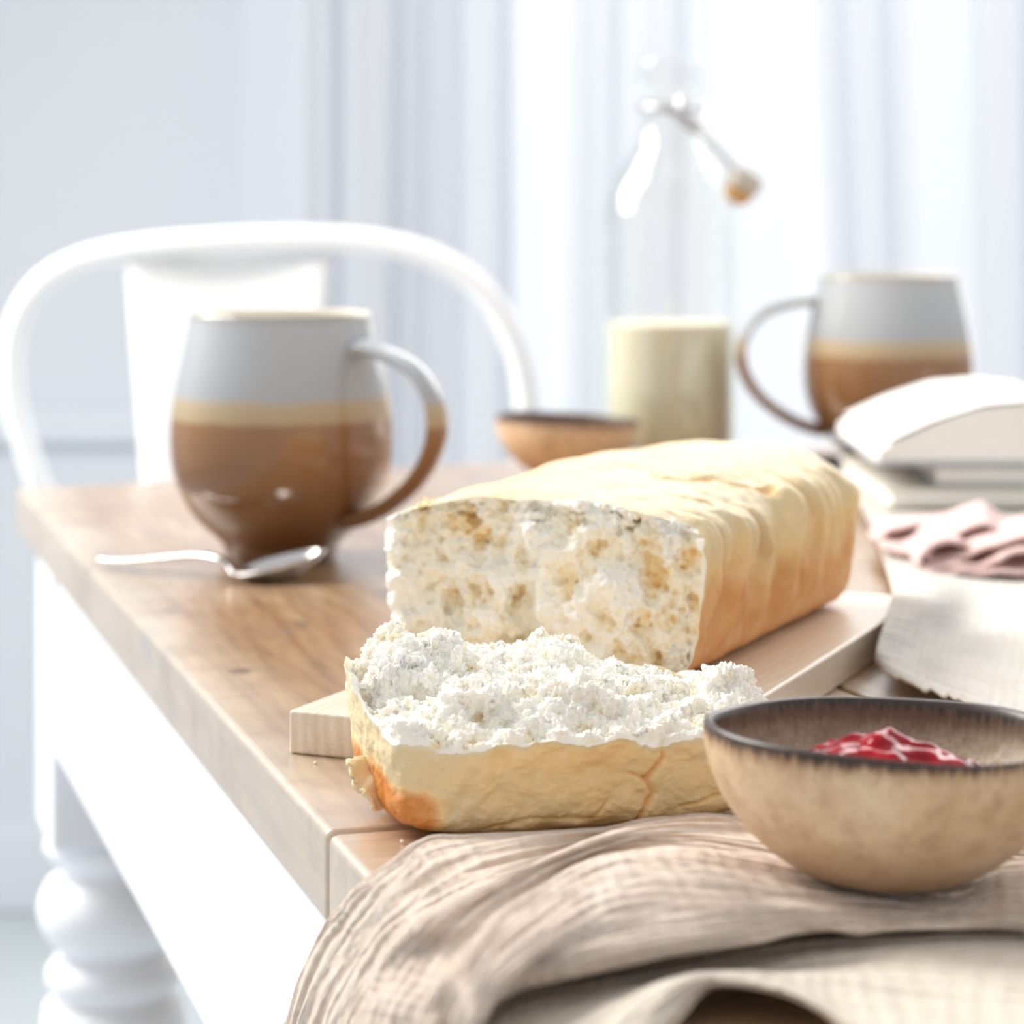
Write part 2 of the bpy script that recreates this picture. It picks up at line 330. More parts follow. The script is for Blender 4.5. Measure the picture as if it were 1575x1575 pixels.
tag(link('wall_left', box('wall_left', -3.0, -2.88, 2.9, FL, 0, 2.8, 0), M['wall'], sm=False), 'white side wall far left', kind='structure')
auto(tag(link('trim_1', box('trim', -3, -.345, FL-.018, FL, .60, .645, .006), M['trim']), 'chair rail moulding along the back wall', kind='structure'))
auto(tag(link('trim_2', box('trim', -.345, -.268, FL-.03, FL, 0, 2.8, .006), M['trim']), 'upright white moulding on the back wall', kind='structure'))
auto(tag(link('baseboard_back', box('baseboard', -2.88, -.345, FL-.02, FL, 0, .11, .005), M['trim']), 'white baseboard of the back wall', kind='structure'))
wf = tag(auto(link('window_1', box('window', -.235, -.195, FL+.02, FL+.09, .25, 2.5, .004), M['trim'])), 'white framed window behind the curtains', kind='structure')
for x0, x1, z0, z1 in ((2.04, 2.1, .25, 2.5), (-.195, 2.04, .25, .31), (-.195, 2.04, 2.44, 2.5), (.66, .72, .31, 2.44), (1.36, 1.42, .31, 2.44)):
    auto(link('window_frame', box('window_frame', x0, x1, FL+.02, FL+.09, z0, z1, .004), M['trim'], wf))
for x0, x1 in ((-.195, .66), (.72, 1.36), (1.42, 2.04)):
    link('pane', box('pane', x0, x1, FL+.05, FL+.054, .31, 2.44, 0), M['glass'], wf, sm=False)

def curtain(px0, px1, D, slant0, slant1, seed, label, amp=.022, waves=5, mat='curtain_dense'):
    x0, x1 = (px0-787.5)/F*D, (px1-787.5)/F*D; nu, nv = 160, 40
    u = np.linspace(0, 1, nu)[None, :]; v = np.linspace(0, 1, nv)[:, None]; z = .03+2.4*v
    zz = (z-.95)                                   # edges lean a little with height
    xa = x0+slant0*zz; xb = x1+slant1*zz
    x = xa+(xb-xa)*u; ph = np.sin(seed)*3
    y = D+amp*np.sin(2*math.pi*waves*u+ph+.5*np.sin(3*u+seed))+amp*.45*np.sin(2*math.pi*waves*2.3*u+seed*2+.6*v)
    A = np.stack([x+0*v, y+0*v, z+0*u], -1)
    return tag(link('curtain', grid_mesh('curtain', A), M[mat]), label, 'curtain', 'sheer curtain panels at the back window')
DC = 3.15
curtain(530, 1850, DC+.10, .0, .0, 1.9, 'wide single-layer sheer curtain that covers the whole window behind the other panels', .010, 4, 'curtain')
curtain(455, 640, DC, -.0, .01, 1.3, 'narrow sheer white curtain fold directly above the chair back', .014, 2)
curtain(560, 792, DC+.04, .0, .0, 2.1, 'sheer white curtain panel between the chair hoop and the bright window strip', .012, 3)
curtain(868, 1092, DC, .0, .02, 4.2, 'sheer white curtain panel hanging behind the milk bottle', .010, 2)
curtain(1262, 1405, DC+.04, -.05, -.02, 5.4, 'sheer white curtain panel hanging behind the far mug', .010, 2)
curtain(1505, 1760, DC, -.02, .0, 6.6, 'sheer white curtain panel at the far right of the photo', .012, 3)

# ------------------------------------------------------------------ table
table = empty('dining_table', T2(0, 0, 0), 'farmhouse table with worn brown plank top and white turned legs', 'table', rz=TA)
def local(o): return o
K = .2122; BV = .845
def backv(u): return BV+K*u
seams = [0, .214, .38, .54, .71, .88, 1.06]
def plank(name, pts, mat, bev=.004, z0=TZ-.026, z1=TZ):
    me = bevel_box(name, pts, z0, z1, bev, 4); o = link(name, me, mat, table); auto(o); return o
for i in range(len(seams)-1):
    a, b = seams[i]+(.0006 if i else 0), seams[i+1]-.0006
    plank('plank', [(a, .0011), (b, .0011), (b, backv(b)), (a, backv(a))], M['wood'][i % 4], .0012 if i else .0026)
# breadboard end plank: grain runs across, so its mesh is turned a quarter
def endplank(v0, v1, mat):
    me = bevel_box('plank', [(v0, -1.06), (v1, -1.06), (v1, 0), (v0, 0)], TZ-.026, TZ-.0003, .0026, 4)
    o = link('plank', me, mat, table); auto(o); o.rotation_euler.z = math.pi/2
    return o                             # local (x,y) -> table (-y, x)
endplank(-.26, -.0011, M['wood_end'])
def tp(name, x0, x1, y0, y1, z0, z1, bev=.002, mat='white_paint'):
    o = link(name, box(name, x0, x1, y0, y1, z0, z1, bev), M[mat], table); auto(o); return o
AI = .004
tp('apron', AI+.003, AI+.028, -.16, .70, TZ-.126, TZ-.026)
tp('apron', .10, .95, -.205, -.18, TZ-.126, TZ-.026)
tp('apron', 1.02, 1.045, -.16, .80, TZ-.126, TZ-.026)
ob = tp('apron', .08, .95, .735, .76, TZ-.126, TZ-.026)
def turned_leg(u, v):
    s = .0375
    blk = bevel_box('leg', [(-s, -s), (s, -s), (s, s), (-s, s)], TZ-.026-.150, TZ-.026, .003)
    o = link('leg', blk, M['white_paint'], table); auto(o); o.location = (u, v, 0)
    pr = [(.0, .574), (.034, .574), (.037, .570), (.0375, .566), (.034, .561), (.029, .556), (.0285, .553), (.035, .549), (.0395, .541), (.0410, .533), (.0395, .525), (.035, .517),
          (.029, .512), (.0275, .509), (.033, .505), (.0362, .500), (.0362, .494), (.033, .489), (.0315, .486), (.037, .482), (.0385, .474), (.0405, .45), (.0420, .42), (.0410, .38),
          (.037, .33), (.031, .27), (.026, .2), (.023, .14), (.022, .11), (.030, .10), (.032, .09), (.030, .08), (.024, .07), (.026, .04), (.028, .01), (.026, 0), (0, 0)]
    t = link('turning', lathe('turning', [(r, z) for r, z in pr], 48), M['white_paint'], o); return o
turned_leg(AI+.0375, .70+.0375); turned_leg(.98+.03, .80+.03); turned_leg(AI+.0375, -.195); turned_leg(1.0, -.195)

# ------------------------------------------------------------------ chair
cx, cy = -.182, 2.02
chair = empty('dining_chair', (cx, cy, 0), 'white metal bistro chair with a hooped back behind the table', 'chair', rz=-.04)
def L(px, py, D=2.02): p = PD(px, py, D); return (p.x-cx, p.y-cy, p.z)
hoop_px = [(78, 830), (52, 735), (22, 640), (14, 570), (22, 500), (58, 440), (120, 402), (210, 382), (320, 372), (430, 368), (540, 370), (630, 384), (700, 414), (755, 462), (792, 530), (808, 600), (812, 680), (800, 760), (790, 830)]
hp = [L(*q) for q in hoop_px]; hp = [(hp[0][0]+.01, -.03, .455)]+hp+[(hp[-1][0]-.01, -.03, .455)]
link('back_hoop', tube('back_hoop', hp, .0098, 14, 120), M['metal_white'], chair)
sp = [L(192, 392), L(512, 392), L(478, 900), L(262, 900)]
n = 24; A = np.zeros((n, 12, 3))
for i in range(n):
    f = i/(n-1); a = np.array(sp[0])*(1-f)+np.array(sp[3])*f; b = np.array(sp[1])*(1-f)+np.array(sp[2])*f
    for j in range(12):
        g = j/11; A[i, j] = a*(1-g)+b*g; A[i, j, 1] += .012*math.sin(math.pi*g)-.09*f
o = link('back_splat', grid_mesh('back_splat', A), M['metal_white'], chair); m = o.modifiers.new('s', 'SOLIDIFY'); m.thickness = .003
o = link('seat', bevel_box('seat', [(-.105, -.34), (.15, -.34), (.18, -.02), (-.14, -.02)], .440, .462, .009, 4), M['metal_white'], chair); auto(o)
for sx, sy, ex, ey in ((-.09, -.31, -.095, -.33), (.14, -.33, .17, -.36), (-.12, -.05, -.14, .03), (.15, -.05, .18, .03)):
    link('leg', tube('leg', [(sx, sy, .445), ((sx+ex)/2, (sy+ey)/2, .22), (ex, ey, .004)], [.015, .012, .009], 12, 12), M['metal_white'], chair)

# ------------------------------------------------------------------ cutting board
BA = -math.atan2(.403, .915); board_o = Vector((-.0680, .7915, 0)); BW, BLN, BT = .128, .296, .0133
BX = Vector((.915, -.403, 0)); BY = Vector((.403, .915, 0))
board = link('cutting_board', bevel_box('cutting_board', [(0, 0), (BW, 0), (BW-.0095, BLN), (0, BLN)], 0, BT, .0011, 3), M['board']); auto(board)
board.location = (board_o.x, board_o.y, TZ); board.rotation_euler.z = BA
tag(board, 'pale maple cutting board under the torn loaf', 'board')
ZB = TZ+BT

# ------------------------------------------------------------------ loaf
def even_angles(n, ex, ez, hx, hz, start):
    t = np.linspace(start, start+2*math.pi, 40001); c, sn = np.cos(t), np.sin(t)
    X = np.sign(c)*np.abs(c)**ex*hx; Z = np.sign(sn)*np.abs(sn)**ez*hz
    L = np.concatenate([[0], np.cumsum(np.hypot(np.diff(X), np.diff(Z)))]); return np.interp(np.linspace(0, L[-1], n, endpoint=False), L, t)
def sqmap(ring, th, nx, ny, c0):
    """even grid over a ring (Coons patch between its four sides)"""
    h = 2 if np.ptp(ring[:, 1]) < .03 else 1
    qx = (ring[:, 0]-(ring[:, 0].max()+ring[:, 0].min())/2)/np.ptp(ring[:, 0]); qy = (ring[:, h]-(ring[:, h].max()+ring[:, h].min())/2)/np.ptp(ring[:, h])
    a = np.unwrap(np.arctan2(qy, qx)); t0 = a[0]; a = np.maximum.accumulate(a-t0); tt = np.append(a, 2*math.pi); rr = np.vstack([ring, ring[:1]])
    def side(a0, a1, n):                 # points of the ring between two directions, even in length
        m = 1200; an = (np.linspace(a0, a1, m)-t0) % (2*math.pi); p = np.stack([np.interp(an, tt, rr[:, j]) for j in range(3)], -1)
        L = np.concatenate([[0], np.cumsum(np.linalg.norm(np.diff(p, axis=0), axis=1))]); tq = np.linspace(0, L[-1], n)
        return np.stack([np.interp(tq, L, p[:, j]) for j in range(3)], -1)
    q = math.pi/4
    bo = side(-3*q, -q, nx); to = side(3*q, q, nx); le = side(5*q, 3*q, ny); ri = side(-q, q, ny)
    u = np.linspace(0, 1, nx)[None, :, None]; v = np.linspace(0, 1, ny)[:, None, None]
    C = (1-v)*bo[None]+v*to[None]+(1-u)*le[:, None]+u*ri[:, None]-((1-u)*(1-v)*bo[0]+u*(1-v)*bo[-1]+(1-u)*v*to[0]+u*v*to[-1])
    k = np.maximum(np.abs(2*u-1), np.abs(2*v-1))[..., 0]; return C, k, C.copy()
def blur(C, n):
    for _ in range(n):
        P_ = np.pad(C, ((1, 1), (1, 1), (0, 0)), 'edge'); C = (P_[:-2, 1:-1]+P_[2:, 1:-1]+P_[1:-1, :-2]+P_[1:-1, 2:]+C)/5
    return C
loaf_o = Vector((-.0405, .869, ZB)); LW, LLN = .108, .192
loaf = empty('bread_loaf', loaf_o, 'white bread loaf with one end torn off, standing on the cutting board', 'bread', rz=BA)
def loaf_ring(th, s):
    """section at distance s: returns x (across), z ; th 0..2pi"""
    c, sn = np.cos(th), np.sin(th); e = .25
    X = np.sign(c)*np.abs(c)**(e*1.15); Z = np.sign(sn)*np.abs(sn)**e      # superellipse -1..1
    z01 = (Z+1)/2
    hw = (LW/2-.004)+(.0085)*z01**.8                                    # flares upward like a tin
    top = .0500+.0085*(1-np.abs(X)**2.2)*smooth(.0, .05, s+.04)
    top = top+.0012*np.sin(s*60+1)+.0045*smooth(.0, .13, s)*(1-np.abs(X)**2)
    x = LW/2+X*hw; z = z01*top
    return x, z, X, z01
NT_, NS = 520, 380
th = even_angles(NT_, .2875, .25, LW/2, .026, -math.pi/2)
s = np.linspace(0, 1, NS)
TH, S = np.meshgrid(th, s)
edge = .0022*fbm(np.stack([np.cos(th)*.05, np.sin(th)*.05, 0*th], -1), 90, 4, 3)+.004*fbm(np.stack([np.cos(th)*.05, np.sin(th)*.05, 0*th], -1), 22, 2, 8)
SS = edge[None, :]*(1-S)+S*LLN
x, z, Xn, z01 = loaf_ring(TH, SS)
# round the far end
er = .019; q = np.clip((SS-(LLN-er))/er, 0, 1); shr = np.sqrt(np.clip(1-q**2.3, 0, 1))
xc, zc = LW/2, .0
x = xc+(x-xc)*(1-(1-shr)*np.clip((er/ (LW/2))*2.0, 0, 1)); zt = z
x = np.where(q > .999, xc+(x-xc)*0, x)
z = np.where(q > 0, .024+(z-.024)*(.6+.4*shr), z); z = np.where(q > .999, .024, z)
pos = np.stack([x, SS+.004*z01*q, z], -1)
# pleats on the right-hand side, fading to the floor of the tin
right = smooth(.72, .98, Xn); left = smooth(.72, .98, -Xn); topm = smooth(.8, .99, z01)
gcol = np.zeros_like(x); gro = np.zeros_like(x); ctr = [(.013, .5), (.031, 1.1), (.048, .5), (.060, 1.0), (.089, 1.5), (.108, .5), (.122, .9), (.142, .6), (.160, .9)]
for c0, dep in ctr:
    wv = c0+.0035*np.sin(z*110+c0*300)+.0015*np.sin(z*260+c0*90)
    dd = SS-wv
    g = 1.25*np.exp(-(dd/.0014)**2)-.55*np.exp(-((dd+.0046)/.0036)**2)-.25*np.exp(-((dd-.0055)/.003)**2)            # crease with a lip on its near side
    zfade = smooth(.002, .018, z-(.010*(1-dep*.6)))
    gro += dep*g*zfade; gcol += dep*np.exp(-(dd/.0011)**2)*zfade
side_amp = right*.0088
wr = fbm(np.stack([x*1.0, SS*2.6, z*.55], -1), 120, 4, 21)
wr2 = fbm(np.stack([x, SS, z], -1), 60, 3, 31)
dispR = -side_amp*gro + right*.0004*wr+.0008*wr2
# creases continue over the top edge and fade inward
topcr = np.zeros_like(x)
for c0, dep in ctr:
    wv = c0+.0035*np.sin(.048*110+c0*300)+.02*(1-Xn)*(.4+np.sin(c0*500)*.8)
    topcr += dep*np.exp(-((SS-wv)/.0014)**2)*smooth(.35, .95, Xn)*topm
def crack(pts, wd):
    d = np.full(x.shape, 9.); P2 = np.stack([x, SS], -1)
    for a, b in zip(pts[:-1], pts[1:]):
        a = np.array(a); b = np.array(b); t = np.clip(((P2-a)@(b-a))/((b-a)@(b-a)), 0, 1); d = np.minimum(d, np.linalg.norm(P2-(a+t[..., None]*(b-a)), axis=-1))
    jit = 1+.5*fbm(np.stack([x, SS, z], -1), 300, 2, 77)
    return np.exp(-(d/(wd*jit))**2)*topm
crk = crack([(.045, .085), (.058, .078), (.068, .071), (.072, .058)], .0011)*.6+crack([(.073, .064), (.080, .068), (.086, .078), (.094, .080), (.104, .086)], .0020)+crack([(.022, .098), (.034, .094), (.045, .085)], .0009)*.7
crk += crack([(.088, .030), (.097, .040), (.108, .036)], .001)*.5
fine = fbm(np.stack([x, SS*1.4, z], -1), 210, 4, 41)
low = fbm(np.stack([x, SS, z*.6], -1), 22, 3, 51)
d = dispR+topm*(-.0008*topcr-.0018*crk+.0016*low+.00035*fine*smooth(.0, .9, Xn))-left*.0005*wr
N = np.stack([np.where(np.abs(Xn) > .7, Xn, Xn*.2)*(1-topm*.4), 0*x, topm*1.0], -1); N /= np.linalg.norm(N, axis=-1)[..., None]+1e-6
pos = pos+N*d[..., None]*(1-(q > .97))[..., None]
toast = .12+.60*smooth(.96, .35, z01*(1-.12*right)+.10*vnoise(np.stack([x, SS, z], -1)*70, 5))*np.maximum(right, np.maximum(left*.8, (q > .2)))
toast = toast+.95*right*np.clip(gcol, 0, 1)*(.35+.65*smooth(1., .8, z01))+.55*np.clip(crk, 0, 1)+.18*smooth(.2, .0, z01)-.1*right*np.clip(-gro, 0, 1)
toast = toast+topm*(.10*smooth(.2, -.6, Xn)*(1+low)+.06*fine)
toast = np.clip(toast, 0, 1)
pos[..., 2] = np.maximum(pos[..., 2], .0004)
me = grid_mesh('crust', pos, closed_u=True, attrs={'toast': toast})
vx = np.zeros(len(me.polygons)*3, np.float32); me.polygons.foreach_get('normal', vx); vx = vx.reshape(-1, 3); ce = np.zeros(len(me.polygons)*3, np.float32); me.polygons.foreach_get('center', ce); ce = ce.reshape(-1, 3)
if ((ce[:, 0]-LW/2)*vx[:, 0]).sum() < 0: me.flip_normals()
crust = link('crust', me, M['crust'], loaf)
# torn crumb face
ring = pos[0]; ctr0 = np.array([LW/2, 0, .026])
C, kk_, full_ = sqmap(ring, th, 600, 320, ctr0); pxz = C.copy(); pxz[..., 1] = 0
b1 = fbm(pxz, 42, 2, 101); inner = smooth(0, .13, 1-kk_)[..., None]
cav = lambda cx_, cz_, rx, rz, dp: dp*np.exp(-(((pxz[..., 0]-cx_)/rx)**2+((pxz[..., 2]-cz_)/rz)**2))
C[..., 1] += inner[..., 0]*(-.0040*b1-.0010+cav(.020, .020, .009, .010, .007)+cav(.052, .014, .012, .009, .007)+cav(.098, .026, .006, .014, .003)-cav(.070, .030, .007, .012, .003)-cav(.084, .018, .005, .016, .003)-cav(.040, .024, .005, .012, .002))
up3 = (0, -1, 0)
n_ = gnorm(C, up3); q_ = C*np.array([1, 1, .8]); w1 = worley(q_+.0015*np.stack([fbm(C, 150, 2, 3), fbm(C, 150, 2, 4), fbm(C, 150, 2, 5)], -1), 88, 9); C = C+n_*(.0095*(w1-.47)+.0022*fbm(C, 130, 2, 111))[..., None]*inner
n_ = gnorm(C, up3); w2 = worley(C+.0008*np.stack([fbm(C, 400, 2, 6), fbm(C, 400, 2, 7), fbm(C, 400, 2, 8)], -1), 260, 19); C = C+n_*(.0026*(w2-.5)+.0006*fbm(C, 420, 2, 121))[..., None]*inner
w3 = worley(C, 640, 29); C = C+n_*(.0010*(w3-.5)+.0004*fbm(C, 1100, 2, 131))[..., None]*inner
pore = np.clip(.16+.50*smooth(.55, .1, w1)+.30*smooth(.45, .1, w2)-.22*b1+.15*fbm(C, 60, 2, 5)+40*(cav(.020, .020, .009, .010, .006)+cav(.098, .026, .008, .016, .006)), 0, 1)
me = grid_mesh('crumb', C, attrs={'pore': pore})
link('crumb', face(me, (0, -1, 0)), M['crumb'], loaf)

# ------------------------------------------------------------------ torn piece
pa = math.atan2(.27, .963); pc = Vector((.0118, .7235, TZ+.0004))
piece = empty('bread_piece', pc, 'torn end piece of white bread in front of the loaf, crumb side up', 'bread', rz=pa)
HX, HY = .0530, .0372
NT2 = 520; th = even_angles(NT2, .42, .462, .0530, .0372, 0.)
def outline(th, k=1.0):
    c, sn = np.cos(th), np.sin(th); e = .42
    return np.sign(c)*np.abs(c)**e*HX*k, np.sign(sn)*np.abs(sn)**(e*1.1)*HY*k
ox, oy = outline(th)
rimn = fbm(np.stack([ox, oy, 0*ox], -1), 160, 4, 201)
rimz = .0255+.0085*smooth(-.6, 1, oy/HY)+.0050*smooth(-.6, -1, ox/HX)*smooth(-1., -.1, oy/HY)+.0014*rimn-.0022*np.exp(-((ox-.016)/.006)**2)*(oy < 0)-.0045*smooth(.2, 1, ox/HX)*(oy > 0)
NK = 110; k = np.linspace(0, 1, NK)
rows = []; tz = []
for kk in k:
    if kk < .25: rr = kk/.25*.74; zz = 0*th; out = 0*th
    else:
        a = (kk-.25)/.75
        rr = .74+.26*math.sin(min(a/.36, 1)*math.pi/2)*(1) ; zz = rimz*(a**1.25 if a < .36 else (.36**1.25+(a-.36)/(1-.36)*(1-.36**1.25)))
        rr = rr+.055*max(a-.36, 0)/.64
    x_, y_ = ox*rr, oy*rr
    if kk >= .25: y_ = y_ 
    rows.append(np.stack([x_, y_, zz+0*th], -1)); tz.append(zz/rimz)
A = np.array(rows); tz = np.array(tz)
back = smooth(.3, 1, A[..., 1]/HY); A[..., 2] += back*.0140*(1-tz)          # underside lifts onto the board edge
fn = fbm(A, 230, 4, 211); f2 = fbm(A, 60, 3, 221); wb = worley(A, 240, 231)
def crack2(pts, wd):
    d = np.full(A.shape[:2], 9.); P2 = np.stack([A[..., 0], A[..., 2]], -1)
    for a, b in zip(pts[:-1], pts[1:]):
        a = np.array(a); b = np.array(b); t = np.clip(((P2-a)@(b-a))/((b-a)@(b-a)), 0, 1); d = np.minimum(d, np.linalg.norm(P2-(a+t[..., None]*(b-a)), axis=-1))
    return np.exp(-(d/wd)**2)*(A[..., 1] < 0)
ck = crack2([(.0105, .001), (.014, .006), (.0165, .010), (.0145, .014), (.019, .020), (.0185, .025)], .0009)+crack2([(.0145, .014), (.010, .016)], .0006)*.6+crack2([(-.030, .003), (-.018, .006), (-.010, .005), (.0, .0045), (.004, .009)], .0006)*.5+crack2([(.024, .006), (.034, .008), (.045, .009)], .0006)*.6
nrm = np.stack([A[..., 0]/HX**2*.5, A[..., 1]/HY**2*.7, -(1-tz)*10], -1); nrm /= np.linalg.norm(nrm, axis=-1)[..., None]+1e-9
sidew = smooth(.0, .15, tz)
pits = np.clip(.32-wb, 0, 1)*smooth(.55, .1, tz)
A = A+nrm*((.0006*fn+.0008*f2-.0014*ck-.0016*pits-.0005*np.exp(-((tz-.22)/.05)**2)*(fn > 0))*sidew)[..., None]
A[..., 2] = np.maximum(A[..., 2], 0)
lx = A[..., 0]/HX
toast = .22+.26*np.exp(-((lx+.05)/.6)**2)*smooth(.05, .5, tz)*(A[..., 1] < 0)*(1+.4*f2)+.30*np.clip(ck, 0, 1)+.14*smooth(.35, 0., tz)*smooth(-.9, -.5, lx)
toast = np.where((lx < -.6), toast*.5+.10, toast)
toast = toast+1.1*smooth(.62, .34, tz+.08*f2)*smooth(-.70, -.90, lx)
toast = np.clip(toast-.25*smooth(.93, 1, tz), 0, 1)
me = grid_mesh('crust', A, closed_u=True, attrs={'toast': toast})
vx = np.zeros(len(me.polygons)*3, np.float32); me.polygons.foreach_get('normal', vx); vx = vx.reshape(-1, 3); ce = np.zeros(len(me.polygons)*3, np.float32); me.polygons.foreach_get('center', ce); ce = ce.reshape(-1, 3)
if (ce[:, :2]*vx[:, :2]).sum() < 0: me.flip_normals()
link('crust', me, M['crust'], piece)
# little torn flap of crust on the left side
fl = [(-.0600, -.004, .0165), (-.0590, -.009, .0135), (-.0575, -.012, .010), (-.0545, -.015, .0065)]; B = []
flc = cr(fl, 40)
for j in range(14):
    g = j/13; B.append([p+np.array([.012*g*(1-.3*i/40), .004*g, .0012*math.sin(i*.25+j*.3)*(1-g)]) for i, p in enumerate(flc)])
B = np.array(B); B += .0006*np.stack([fbm(B, 500, 3, 3), fbm(B, 500, 3, 4), fbm(B, 500, 3, 5)], -1)*(1-np.linspace(0, 1, 14))[:, None, None]
o = link('crust_flap', grid_mesh('crust_flap', B, attrs={'toast': np.full(B.shape[:2], .22)}), M['crust'], piece); m = o.modifiers.new('s', 'SOLIDIFY'); m.thickness = .0012
# crumb on top
ring = A[-1]
C, kk_, full_ = sqmap(ring, th, 640, 440, (0, 0, .026)); edge_w = smooth(0, .06, 1-kk_)
X, Y = C[..., 0], C[..., 1]; P0 = np.stack([X, Y, 0*X], -1)
yn = Y/HY; xn = X/HX
b1 = fbm(P0, 40, 3, 301); b2 = fbm(P0, 130, 4, 311, .6); b3 = fbm(P0, 480, 4, 321, .7)
ridge_h = np.interp(xn, [-1, -.84, -.72, -.62, -.5, -.38, -.2, 0, .15, .32, .45, .62, .82, .94, 1.02], [.030, .0405, .0445, .0408, .0435, .0400, .0360, .0385, .0390, .0360, .0310, .0285, .0265, .0235, .031])
front_h = .0262+.0028*smooth(-.55, -1, xn)
step = .5*smooth(-.55, -.35, yn+.25*b1+.1*np.sin(X*90))+.5*smooth(.05, .35, yn+.35*b1)
mid_h = .0300+.0035*b1
Z = front_h+(mid_h-front_h)*smooth(-1, -.4, yn+.1*b1)
Z = Z+(ridge_h-Z)*smooth(.0, .62, yn+.22*b1)*(1-.1*smooth(.8, 1, yn))
Z += .0050*np.exp(-((yn+.32+.35*b1-.12*xn)/.09)**2)+.0036*np.exp(-((yn-.12+.5*b1+.1*xn)/.08)**2)
Z += .0004+.0012*b2
C[..., 2] = full_[..., 2]*(1-edge_w)+Z*edge_w
ew = edge_w[..., None]; up3 = (0, -.3, 1)
n_ = gnorm(C, up3); w1 = worley(C+.0015*np.stack([fbm(C, 150, 2, 13), fbm(C, 150, 2, 14), fbm(C, 150, 2, 15)], -1), 110, 41); C = C+n_*(.0046*(w1-.5)+.0016*fbm(C, 140, 2, 311))[..., None]*ew
n_ = gnorm(C, up3); w2 = worley(C+.0008*np.stack([fbm(C, 400, 2, 16), fbm(C, 400, 2, 17), fbm(C, 400, 2, 18)], -1), 290, 51); C = C+n_*(.0026*(w2-.5)+.0008*fbm(C, 450, 2, 321))[..., None]*ew
w3 = worley(C, 760, 61); C = C+n_*(.0012*(w3-.5)+.0006*fbm(C, 1300, 2, 331))[..., None]*ew
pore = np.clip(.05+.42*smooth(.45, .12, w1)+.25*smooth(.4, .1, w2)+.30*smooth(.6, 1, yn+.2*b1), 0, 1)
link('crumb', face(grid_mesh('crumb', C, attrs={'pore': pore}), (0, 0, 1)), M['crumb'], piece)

# ------------------------------------------------------------------ bowls
def make_bowl(name, loc, label, mat, group, tilt=(0, 0, 0), seed=0, sc=1.):
    R, H = .0435*sc, .0345*sc
    out = [(0, .0008), (.012, .0006), (.0175, 0), (.0195, .0006), (.0225, .0022), (.0275, .0055), (.0335, .0108), (.0385, .0172), (.0415, .0235), (.0430, .0290), (.0434, .0325), (.0432, .0340), (.0425, .0346)]
    inn = [(.0415, .0341), (.0408, .0325), (.0402, .0280), (.0382, .0225), (.0345, .0165), (.0295, .0112), (.022, .0070), (.012, .0050), (0, .0046)]
    pr = cr([(a*sc, b*sc) for a, b in out], 60); pi = cr([(a*sc, b*sc) for a, b in inn], 40); pr = np.vstack([pr, pi])
    def wob(A):
        th = np.arctan2(A[..., 1], A[..., 0]); t = A[..., 2:3]/H
        k = 1+.006*np.sin(2*th+seed)[..., None]*t+.006*np.sin(3*th+seed*2)[..., None]*t
        A[..., :2] *= k; A[..., 2] += (.0006*np.sin(2*th+.8+seed)+.0002*np.sin(5*th+seed))*(t[..., 0]**3); return A
    me = lathe(name, pr, 128, wob)
    at = me.attributes.new('inner', 'FLOAT', 'POINT'); v = np.zeros((len(pr), 128)); v[60:] = 1; v[59] = .5; at.data.foreach_set('value', v.reshape(-1).astype(np.float32))
    o = link(name, me, mat); o.location = loc; o.rotation_euler = tilt; return tag(o, label, 'bowl', group)
D = .622; bz = .7575
bowl_loc = Vector(((1360-787.5)/F*D, D, bz))
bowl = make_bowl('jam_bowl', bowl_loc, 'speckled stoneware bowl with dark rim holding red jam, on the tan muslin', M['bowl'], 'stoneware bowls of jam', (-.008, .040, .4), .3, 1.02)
D2 = 1.58
bowl2_loc = Vector(((870-787.5)/F*D2, D2, TZ))
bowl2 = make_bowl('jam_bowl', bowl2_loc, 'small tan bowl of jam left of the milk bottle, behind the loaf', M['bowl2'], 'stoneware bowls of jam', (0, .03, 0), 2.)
def jam(name, loc, rx, ry, h, label, seed, base):
    n1, n2 = 70, 160; r = np.linspace(0, 1, n1)[:, None]; th = np.linspace(0, 2*math.pi, n2, endpoint=False)[None]
    k = 1+.12*np.sin(2*th+seed)+.08*np.sin(3*th+seed*2)
    X = r*np.cos(th)*rx*k; Y = r*np.sin(th)*ry*k; p = np.stack([X, Y, 0*X+seed], -1)
    lump = fbm(p, 75, 3, 401+int(seed)); w_ = worley(p, 90, 411+int(seed))
    Z = h*(1-r**3.6)*(1+.30*lump)+.0042*(.5-np.clip(w_, 0, 1))*(1-r**4)+base*(r**2)
    Z = np.where(r > .995, base-.0015, Z)
    me = face(grid_mesh(name, np.stack([X+0*r, Y+0*r, Z], -1), closed_u=True), (0, 0, 1))
    o = link(name, me, M['jam']); o.location = loc; return tag(o, label, 'jam')
jam('berry_jam', bowl_loc+Vector((.0005, .003, .0182)), .0310, .0210, .0115, 'glossy red berry jam heaped in the large front bowl', 1.4, .0000)
jam('berry_jam', bowl2_loc+Vector((.0, 0, .0175)), .0335, .0335, .0085, 'red jam filling the small far bowl', 4.1, .0000)

